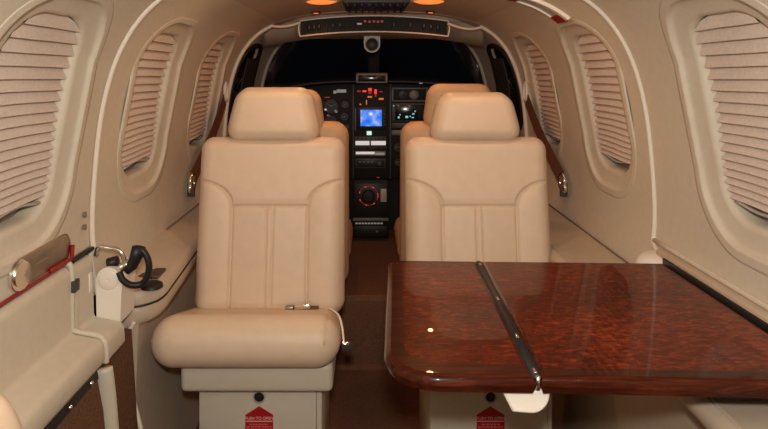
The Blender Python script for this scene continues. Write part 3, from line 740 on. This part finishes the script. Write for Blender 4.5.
pilot_seat(-.289, 'orange tan leather pilot seat in the cockpit behind the left cabin seat', -.288, .838)
pilot_seat(.272, 'orange tan leather copilot seat in the cockpit behind the right cabin seat', .266, .856)

# near corner of a facing seat beside the viewer, bottom left
at = thing('aft_seat', (-.60, .58, 0), 'pale rounded corner of a facing seat at the bottom left edge', 'seat')
Fc, Bc = pillow(.125, .30, .05, .05, .05, .05, 31, 31)
G = [np.stack([-.478+g[..., 0]*.8, .40+g[..., 2]*.80, .648+(-g[..., 1])*1.6], -1) for g in (Fc, Bc)]
weld(MB().grid(G[0]).grid(G[1]), 'armrest', M['leather'], at)
MB().box(-.56, -.41, .42, .60, .0, .575, .02, 4).build('seat_base', M['basep'], at, autosm=math.radians(60))

# ------------------------------------------------------------------ shoulder belts on the sidewalls
def shoulder_belt(side):
    w = 'left' if side < 0 else 'right'
    y1, z1, y0, z0 = (2.31, .940, 1.945, .700)
    T = thing('shoulder_belt', W(side, y0, s_at_z(z0), .02), 'brown shoulder belt with a chrome buckle slanting down the %s wall' % w, 'seat belt', 'brown shoulder belts')
    n = 24; t = np.linspace(0, 1, n); G0, G1 = [], []
    d = np.array([y1-y0, z1-z0]); d /= np.linalg.norm(d); pz = np.array([-d[1], d[0]])
    for sgn, G in ((1, G0), (-1, G1)):
        for i in t:
            yc = y0+(y1-y0)*i; zc_ = z0+(z1-z0)*i-.004*math.sin(PI*i); h = .020+.010*math.sin(PI*i)
            tw = .40*i
            yy = yc+pz[0]*.026*sgn; zz = zc_+pz[1]*.026*sgn
            G.append(W(side, yy, s_at_z(zz), h-sgn*.0035))
    G0 = np.array(G0); G1 = np.array(G1); th = np.array([-side*.003, 0, 0])
    MB().grid(np.array([G0, G1, G1+th, G0+th]), cu=True).build('webbing', M['strap'], T, autosm=SH)
    top = W(side, y1+.01, s_at_z(z1+.01), .022)
    MB().tube(np.array([top+[0, .022*math.cos(a_), .034*math.sin(a_)+.02] for a_ in np.linspace(0, 2*PI, 24, endpoint=False)]), .006, n=8, closed=True).build('guide_loop', M['white'], T)
    b = W(side, y0-.012, s_at_z(z0-.012), .022)
    ring = np.array([b+np.array([0, d[0], d[1]])*(.022*math.cos(a_))+np.array([0, pz[0], pz[1]])*(.025*math.sin(a_)) for a_ in np.linspace(0, 2*PI, 28, endpoint=False)])
    MB().tube(ring, .0065, n=10, closed=True).build('buckle', M['chrome'], T)
    q = b-np.array([0, d[0], d[1]])*.026
    MB().lathe([(.016, -.003), (.018, .004), (.013, .009), (.001, .010)], q, (-side, 0, 0), n=18).build('stud', M['chrome'], T)
    MB().box(-.012, .012, -.007, .004, -.03, .012, .003, 2, M4=Matrix.Translation(Vector(q+[0, .01, 0]))).build('stud_plate', M['dgrey'], T, autosm=SH)
shoulder_belt(-1); shoulder_belt(1)

# ------------------------------------------------------------------ folding table
TT, TH = .648, .024
tb = thing('folding_table', (.30, 1.03, TT-TH), 'glossy dark burl wood folding table opened out from the right wall', 'table')
def leaf(name, poly, band, bands_on, r=.0095, fine=.006):
    """plan polygon (ccw list of (x,y)); bullnosed slab; band: width of straight-grained border on edges flagged true"""
    poly = np.asarray(poly, float)
    ctr = poly.mean(0)
    # outward offset contours through per-vertex normals
    k = len(poly); nrm = np.zeros_like(poly)
    for i in range(k):
        e1 = poly[i]-poly[i-1]; e2 = poly[(i+1) % k]-poly[i]
        n1 = np.array([e1[1], -e1[0]])/max(1e-9, np.linalg.norm(e1)); n2 = np.array([e2[1], -e2[0]])/max(1e-9, np.linalg.norm(e2))
        n = n1+n2; n /= np.linalg.norm(n); nrm[i] = n/max(.5, float(n@n1))
    rings = []
    for ins, z in [(r+.02, TT-TH), (r, TT-TH), (r*.4, TT-TH+r*.2), (0.0, TT-TH*.5), (r*.15, TT-r*.62), (r*.45, TT-r*.22), (r, TT)]:
        p = poly-nrm*ins; rings.append(np.column_stack([p, np.full(k, z)]))
    mb = MB().grid(np.array(rings), cv=True, mi=1)
    inn = poly-nrm*r
    # top: fill; border strip as its own material
    bi = np.asarray(bands_on, float)
    mb.grid(np.array([np.column_stack([inn, np.full(k, TT)]), np.column_stack([bi, np.full(k, TT)])]), cv=True, mi=1)
    mb.add(np.column_stack([bi, np.full(k, TT)]), [tuple(range(k))], 0)
    mb.add(rings[0], [tuple(range(k))], 1)
    o = mb.build(name, [M['burl'], M['band']], tb, autosm=math.radians(32))
    return o
def rpoly(cs, rs, n=10):
    out = []; fl = []
    k = len(cs)
    for i in range(k):
        p = np.array(cs[i], float); a_ = np.array(cs[i-1], float)-p; b_ = np.array(cs[(i+1) % k], float)-p
        a_ /= np.linalg.norm(a_); b_ /= np.linalg.norm(b_); r = rs[i]
        if r < 1e-6: out.append(p); continue
        ca = float(a_@b_); ang = math.acos(ca); d = r/math.tan(ang/2); c = p+(a_+b_)/np.linalg.norm(a_+b_)*r/math.sin(ang/2)
        s0 = p+a_*d-c; s1 = p+b_*d-c
        t0 = math.atan2(s0[1], s0[0]); t1 = math.atan2(s1[1], s1[0]); dt = (t1-t0+PI) % (2*PI)-PI
        for j in range(n+1): t = t0+dt*j/n; out.append(c+r*np.array([math.cos(t), math.sin(t)]))
    return np.array(out)
# corners measured: far edge y 1.26, near edge y .79
hx_far, hx_near = .2035, .1930
pA = rpoly([(-.010, .788), (hx_near-.003, .784), (hx_far-.003, 1.268), (.012, 1.275)], [.075, 0, 0, .022])
bA = rpoly([(.021, .823), (hx_near-.012, .821), (hx_far-.012, 1.246), (.041, 1.252)], [.048, 0, 0, .004])
leaf('outer_leaf', pA, .031, bA)
pB = rpoly([(hx_near+.003, .784), (.588, .766), (.588, 1.255), (hx_far+.003, 1.268)], [0, 0, 0, 0])
bB = rpoly([(hx_near+.013, .809), (.578, .800), (.578, 1.243), (hx_far+.013, 1.258)], [0, 0, 0, 0])
leaf('inner_leaf', pB, .022, bB)
# hinge strip with bright pins
hv = lambda t, z: np.array([hx_near+(hx_far-hx_near)*t, .789+(1.268-.789)*t, z])
hs = MB().tube([hv(0.004, TT-.004), hv(.996, TT-.0042)], .0068, n=12, up=(0, 0, 1), flat=(1, .5)).build('hinge_strip', M['black'], tb)
for t in (.03, .25, .56, .95):
    MB().tube([hv(t-.012, TT-.0025), hv(t+.012, TT-.0022)], .0028, n=10).build('hinge_pin', M['chrome'], hs)
MB().tube([hv(-.004, TT-.016), hv(-.004, TT+.0005)], .0030, n=8).build('hinge_end_pin', M['chrome'], hs)
# cream half-round support below the near edge
cxs, zs = .183, TT-TH-.001
pl_ = [(cxs-.035, .812, zs), (cxs+.028, .812, zs)]+[(cxs+.006+.024*math.cos(t)*1.0, .812, zs-.006-.026*math.sin(t)) for t in np.linspace(0, PI*.5, 10)]+[(cxs-.020, .812, zs-.030)]
br = MB().prism([(x, y-.012, z) for x, y, z in pl_], (0, .06, 0)).build('support_bracket', M['white'], tb, autosm=SH)
bv = br.modifiers.new('b', 'BEVEL'); bv.width = .003; bv.segments = 3; bv.limit_method = 'ANGLE'
# wall rail
bx('wall_rail', M['black'], tb, .5885, .5995, .60, 1.262, .622, .6555, .002, 2)
rl = MB().tube([(.594, .60, .657), (.594, 1.262, .657)], .0018, n=8).build('rail_edge', M['chrome'], tb)
for ya in (.86, 1.16): MB().box(.44, .588, ya, ya+.025, .585, TT-TH, .003, 2).build('support_arm', M['mgrey'], tb, autosm=SH)

# ------------------------------------------------------------------ instrument panel and pedestal
ip = thing('instrument_panel', (-.01, 2.93, .56), 'black cockpit instrument panel with gauges, radios and a blue screen', 'instrument panel')
YP = 2.90
pw = lambda u, v, D=YP: P(u, v, D)
def plate_(name, m, u0, u1, v0, v1, y0, y1, parent=ip, bev=.002, D=YP):
    a_, b_ = pw(u0, v1, D), pw(u1, v0, D)
    return bx(name, m, parent, a_[0], b_[0], y0, y1, a_[2], b_[2], bev, 2)
plate_('main_board', M['panelb'], 268, 480, 84, 178, YP, YP+.05)
gs = []
for y, z0 in ((2.80, 0), (2.84, .012), (2.95, .016), (3.25, -.02)):
    gs.append([(x, y+.06*(x/.5)**2*(-1 if y < 2.9 else -2.2), 1.000+z0-.05*(abs(x)/.5)**3) for x in np.linspace(-.50, .50, 31)])
cmg = MB().grid(np.array(gs)).build('glareshield', M['black'], ip)
so = cmg.modifiers.new('thickness', 'SOLIDIFY'); so.thickness = .012
# centre stack
plate_('stack_column', M['panelb'], 354, 389.5, 84, 178, YP-.030, YP)
plate_('stack_edge', M['dgrey'], 352.6, 354.2, 84, 178, YP-.032, YP)
plate_('stack_edge', M['dgrey'], 389.3, 391.0, 84, 178, YP-.032, YP)
YS = YP-.030
def lit(name, m, u, v, w, h, y=YS, parent=ip):
    return plate_(name, m, u-w/2, u+w/2, v-h/2, v+h/2, y-.004, y+.002, parent, .0008)
DH = 2.745
cb = plate_('annunciator_hood', M['dgrey'], 355.5, 388, 72.5, 83.5, DH, DH+.05, bev=.006, D=DH)
plate_('hood_rim', M['mgrey'], 356.5, 387, 73.5, 75.5, DH-.003, DH+.002, cb, D=DH)
plate_('hood_rim', M['mgrey'], 356.0, 358.0, 74, 82.5, DH-.003, DH+.002, cb, D=DH)
plate_('hood_rim', M['mgrey'], 385.5, 387.5, 74, 82.5, DH-.003, DH+.002, cb, D=DH)
plate_('hood_rim', M['mgrey'], 356.5, 387, 81.5, 83, DH-.003, DH+.002, cb, D=DH)
plate_('hood_screen', M['darkscreen'], 358.5, 385, 75.6, 81.5, DH-.0015, DH+.002, cb, D=DH)
for u, v, w, h, m in ((359, 91, 4, 1.6, 'annund'), (364.5, 91, 4, 1.8, 'annun'), (370, 89.5, 3.6, 3.2, 'annun'), (370, 92.8, 3.6, 1.8, 'annund'), (375.5, 91.5, 2.6, 4.8, 'annun'), (375.5, 95.5, 2, 2, 'annund'),
                      (381, 91.5, 3, 1.3, 'annund'), (369.8, 96.6, 4.4, 1.6, 'amber'), (381, 98.6, 4.8, 1.8, 'amber'), (360.5, 104, 1.5, 1.5, 'amber'), (366.5, 102, 1.0, 4.5, 'amber')):
    lit('warning_legend', M[m], u, v, w, h)
sc_ = plate_('map_display', M['black'], 357.2, 385.8, 106.2, 129, YS-.008, YS, bev=.003)
plate_('map_screen', M['map'], 360.6, 381.6, 109.3, 125.4, YS-.0095, YS-.006, sc_, .0008)
plate_('display_edge', M['mgrey'], 355.0, 356.1, 107.5, 129.5, YS-.006, YS, ip, .0006)
for v in (110, 113.5, 117, 120.5, 124): plate_('soft_key', M['dgrey'], 383.0, 384.9, v-.9, v+.9, YS-.011, YS-.007, sc_, .0006)
lit('lit_button', M['green'], 369.2, 132.4, 4.8, 3.8)
for u in (358, 362.5, 366.5, 371, 375, 379, 383): lit('indicator_lamp', M['dgrey'], u, 138, 2.0, 1.6)
ra = plate_('radio_unit', M['dgrey'], 354.8, 386.2, 135.8, 148.5, YS-.004, YS+.001, bev=.0015)
plate_('radio_display', M['lit'], 355.6, 369.4, 140.2, 144.2, YS-.007, YS-.003, ra, .0006)
plate_('radio_display', M['lit'], 371.0, 385.6, 140.2, 144.2, YS-.007, YS-.003, ra, .0006)
for u in (359, 368, 379, 384): MB().lathe([(.006, 0), (.006, .010), (.001, .011)], pw(u, 146.6)+[0, -.032-.002, 0], (0, -1, 0), n=12).build('tuning_knob', M['black'], ra, autosm=SH)
rb_ = plate_('audio_unit', M['mgrey'], 355.2, 385.6, 150.0, 155.0, YS-.005, YS+.001, bev=.0012)
plate_('lit_strip', M['lit'], 356.0, 374.5, 150.8, 153.2, YS-.0065, YS-.003, rb_, .0005)
plate_('lit_strip', M['litdim'], 375.0, 384.5, 151.6, 154.0, YS-.0065, YS-.003, rb_, .0005)
rc_ = plate_('transponder_unit', M['dgrey'], 355.5, 385.5, 157.5, 167.0, YS-.005, YS+.001, bev=.0012)
plate_('unit_face', M['black'], 356.8, 384.2, 158.8, 165.8, YS-.0065, YS-.003, rc_, .0008)
for u in (360, 364, 368, 372): plate_('key', M['mgrey'], u-1, u+1, 160.2, 161.6, YS-.008, YS-.005, rc_, .0004)
MB().lathe([(.011, 0), (.010, .012), (.001, .013)], pw(379.5, 162.3)+[0, -.0365, 0], (0, -1, 0), n=16).build('selector_knob', M['dgrey'], rc_, autosm=SH)
lit('red_lever_cap', M['annund'], 378, 177.5, 2.6, 3.2, y=YS)

# gauges
def gauge(u, v, rpx, needles=1, face='black', rim='dgrey', y=YP):
    c = pw(u, v)+[0, y-YP, 0]; r = rpx*YP/F
    g_ = MB().lathe([(r, .001), (r, -.008), (r*.93, -.011), (r*.84, -.009), (r*.84, -.003)], c, (0, 1, 0), n=32).build('gauge_bezel', M[rim], ip, autosm=SH)
    MB().lathe([(r*.85, -.004), (.0005, -.004)], c, (0, 1, 0), n=32).build('gauge_face', M[face], g_)
    t = MB()
    for a_ in np.linspace(0, 2*PI, 16, endpoint=False):
        d = np.array([math.cos(a_), 0, math.sin(a_)]); t.tube([c+d*r*.62+[0, -.0052, 0], c+d*r*.76+[0, -.0052, 0]], .0009, n=5)
    t.build('dial_marks', M['mgrey'], g_)
    for j in range(needles):
        a_ = 1.1+2.3*j+u*.7; d = np.array([math.cos(a_), 0, math.sin(a_)])
        MB().tube([c-d*r*.15+[0, -.0058, 0], c+d*r*.66+[0, -.0058, 0]], [.0015, .0007], n=5).build('needle', M['lgrey'], g_)
gauge(331, 106, 8.0, 2); gauge(345, 104.5, 4.6); gauge(318, 103, 6.5); gauge(331, 122, 7.6, face='black'); gauge(344.5, 116.5, 4.8, 1); gauge(347, 126.5, 3.2)
gauge(316, 118, 6); gauge(346, 137, 3.4); gauge(346, 147, 3.4); gauge(303, 108, 6); gauge(289, 108, 6)
for u, v, w, h, m in ((341.5, 91, 9.5, 3.2, 'litdim'), (335, 92, 3, 3, 'litdim'), (325.5, 109.5, 2.2, 1.6, 'lit'), (336, 111.2, 2.6, 2.6, 'litdim'), (328.5, 115.4, 3, 1.2, 'litdim'), (327, 97.3, 6, 1, 'annund'), (345, 132, 1.6, 1.6, 'litdim')):
    plate_('lit_label', M[m], u-w/2, u+w/2, v-h/2, v+h/2, YP-.010, YP, ip, .0006)
# right side units
r1 = plate_('climate_unit', M['mgrey'], 391.5, 427.5, 87.5, 101.5, YP-.018, YP+.001, bev=.002)
plate_('unit_face', M['panelb'], 393.3, 425.8, 89, 100, YP-.021, YP-.016, r1, .001)
MB().lathe([(.024, 0), (.023, -.010), (.016, -.013), (.001, -.013)], pw(413.5, 94.5)+[0, -.020, 0], (0, 1, 0), n=24).build('round_dial', M['mgrey'], r1, autosm=SH)
MB().lathe([(.020, 0), (.019, -.010), (.001, -.012)], pw(402.5, 94.5)+[0, -.020, 0], (0, 1, 0), n=24).build('round_dial', M['black'], r1, autosm=SH)
r2 = plate_('radar_unit', M['dgrey'], 391.5, 427.5, 103, 121.5, YP-.018, YP+.001, bev=.002)
plate_('radar_screen', M['darkscreen'], 395, 425, 104.5, 120, YP-.021, YP-.016, r2, .001)
for u, v, w, h in ((398.5, 117, 1.8, 2), (399.8, 114.4, 1.2, 1.2), (406.5, 116.6, 2.8, 2.2), (410, 116, 1.2, 1.2), (413, 113.6, 2.2, 1.4), (414.8, 111, 1, 1.6), (412.5, 117.2, 2.4, 1), (393.5, 105.6, 1, 1)):
    plate_('lit_digit', M['cyan'], u-w/2, u+w/2, v-h/2, v+h/2, YP-.023, YP-.019, r2, .0005)
plate_('radio_unit', M['dgrey'], 391.5, 427.5, 122.5, 128, YP-.012, YP+.001, bev=.002)
plate_('radio_unit', M['mgrey'], 391.5, 427.5, 130, 135, YP-.010, YP+.001, bev=.002)
gauge(398, 147, 5.0); gauge(412, 147, 5.0); gauge(398, 162, 4)
plate_('lit_label', M['litdim'], 417.2, 420.2, 82.2, 83.2, YP-.125, YP-.10, ip, .0006)

pd = thing('centre_pedestal', (-.01, 2.78, .25), 'black centre pedestal with a red-lit round control below the radio stack', 'pedestal')
DP = 2.80
def pp(name, m, u0, u1, v0, v1, y0, y1, parent=pd, bev=.002):
    a_, b_ = P(u0, v1, DP), P(u1, v0, DP); return bx(name, m, parent, a_[0], b_[0], y0, y1, a_[2], b_[2], bev, 2)
a_ = P(353, 187, DP); b_ = P(389, 176, DP)
pp('body', M['panelb'], 353, 389, 180, 238, DP, DP+.06, bev=.006)
pp('control_plate', M['black'], 354.5, 387.5, 183, 217, DP-.006, DP+.002, bev=.003)
cD = P(368.5, 195.5, DP)+[0, -.006, 0]
kn = MB().lathe([(.030, 0), (.030, -.010), (.024, -.016), (.001, -.017)], cD, (0, 1, 0), n=32).build('round_control', M['black'], pd, autosm=SH)
for j in range(22):
    t = 2*PI*j/22+.2
    if 2.9 < t % (2*PI) < 3.5 or 5.4 < t % (2*PI) < 5.8: continue
    c = cD+np.array([.044*math.cos(t), -.001, .044*math.sin(t)])
    MB().box(-.0045, .0045, -.002, .002, -.0016, .0016, .0006, 1, M4=Matrix.Translation(Vector(c))@Matrix.Rotation(-(t+PI/2), 4, 'Y')).build('lit_mark', M['annund' if j % 3 else 'annun'], pd, autosm=SH)
pp('grey_tag', M['lgrey'], 380.5, 386.5, 188.5, 201.5, DP-.009, DP-.005, bev=.001)
pp('grey_sill', M['mgrey'], 353, 388.5, 217.5, 220.5, DP-.012, DP+.002, bev=.002)
q = []
for j in range(9):
    pp('white_legend', M['litdim'], 355.5+3.1*j, 357.9+3.1*j, 222.6, 223.8, DP-.006, DP+.001, bev=.0003)
pp('drawer', M['black'], 354.5, 387, 225.5, 236, DP-.008, DP+.001, bev=.003)
MB().lathe([(.006, 0), (.005, -.006), (.001, -.007)], P(377, 231, DP)+[0, -.008, 0], (0, 1, 0), n=12).build('drawer_knob', M['mgrey'], pd)
# firewall closing the cockpit below the panel
struct(MB().box(-.56, .56, 3.0, 3.03, .25, .93, 0).build('wall_front', M['panelb'], smooth=False))

# ------------------------------------------------------------------ lights
def area(name, loc, target, size, power, col, shape='DISK', sy=None):
    l = bpy.data.lights.new(name, 'AREA'); l.energy = power; l.color = col; l.shape = shape; l.size = size
    if sy: l.shape = 'RECTANGLE'; l.size_y = sy
    o = bpy.data.objects.new(name, l); C.objects.link(o); o.location = loc
    o.rotation_euler = (Vector(target)-Vector(loc)).to_track_quat('-Z', 'Y').to_euler(); return o
area('camera_flash', (XC+.0, -.03, ZC+.115), (0, 2.2, .80), .06, 9.3, (1.0, .94, .86))
for side in (-1, 1):
    x = .183*side-.006
    area('ceiling_lamp_light', (x, 2.02, cz(x)-.016), (x*.9, 2.0, 0), .03, .45, (1.0, .45, .17))
    q = P(316 if side < 0 else 430.5, 15.3, 2.36)
    area('map_light_beam', (q[0], 2.36, cz(q[0])-.012), (side*.22, 2.3, 0), .02, .15, (1.0, .38, .12))
    area('reading_light', (side*.24, 1.48, cz(.24)-.012), (side*.26, 1.46, 0), .022, .55, (1.0, .60, .34))
for side in (-1, 1): area('ambient_fill', (side*.27, .35, cz(.27)-.012), (side*.27, .5, 0), .045, .14, (1.0, .84, .66))  # added fill lamps for ambient bounce, no fitting in the ceiling

w = bpy.data.worlds.new('night'); bpy.context.scene.world = w; w.use_nodes = True
w.node_tree.nodes['Background'].inputs[0].default_value = (.0012, .0013, .0018, 1)
w.node_tree.nodes['Background'].inputs[1].default_value = 1.0

# ------------------------------------------------------------------ camera
cam = bpy.data.cameras.new('camera'); co = bpy.data.objects.new('camera', cam); C.objects.link(co)
co.location = (XC, 0, ZC); co.rotation_euler = (PI/2, 0, 0)
cam.sensor_width = 36; cam.lens = F/768*36; cam.shift_x = 16/768; cam.shift_y = (70-214.5)/768; cam.clip_start = .02
s = bpy.context.scene; s.camera = co
s.view_settings.view_transform = 'Standard'; s.view_settings.look = 'None'; s.view_settings.gamma = 1; s.view_settings.exposure = 0.28
s.view_settings.use_curve_mapping = False
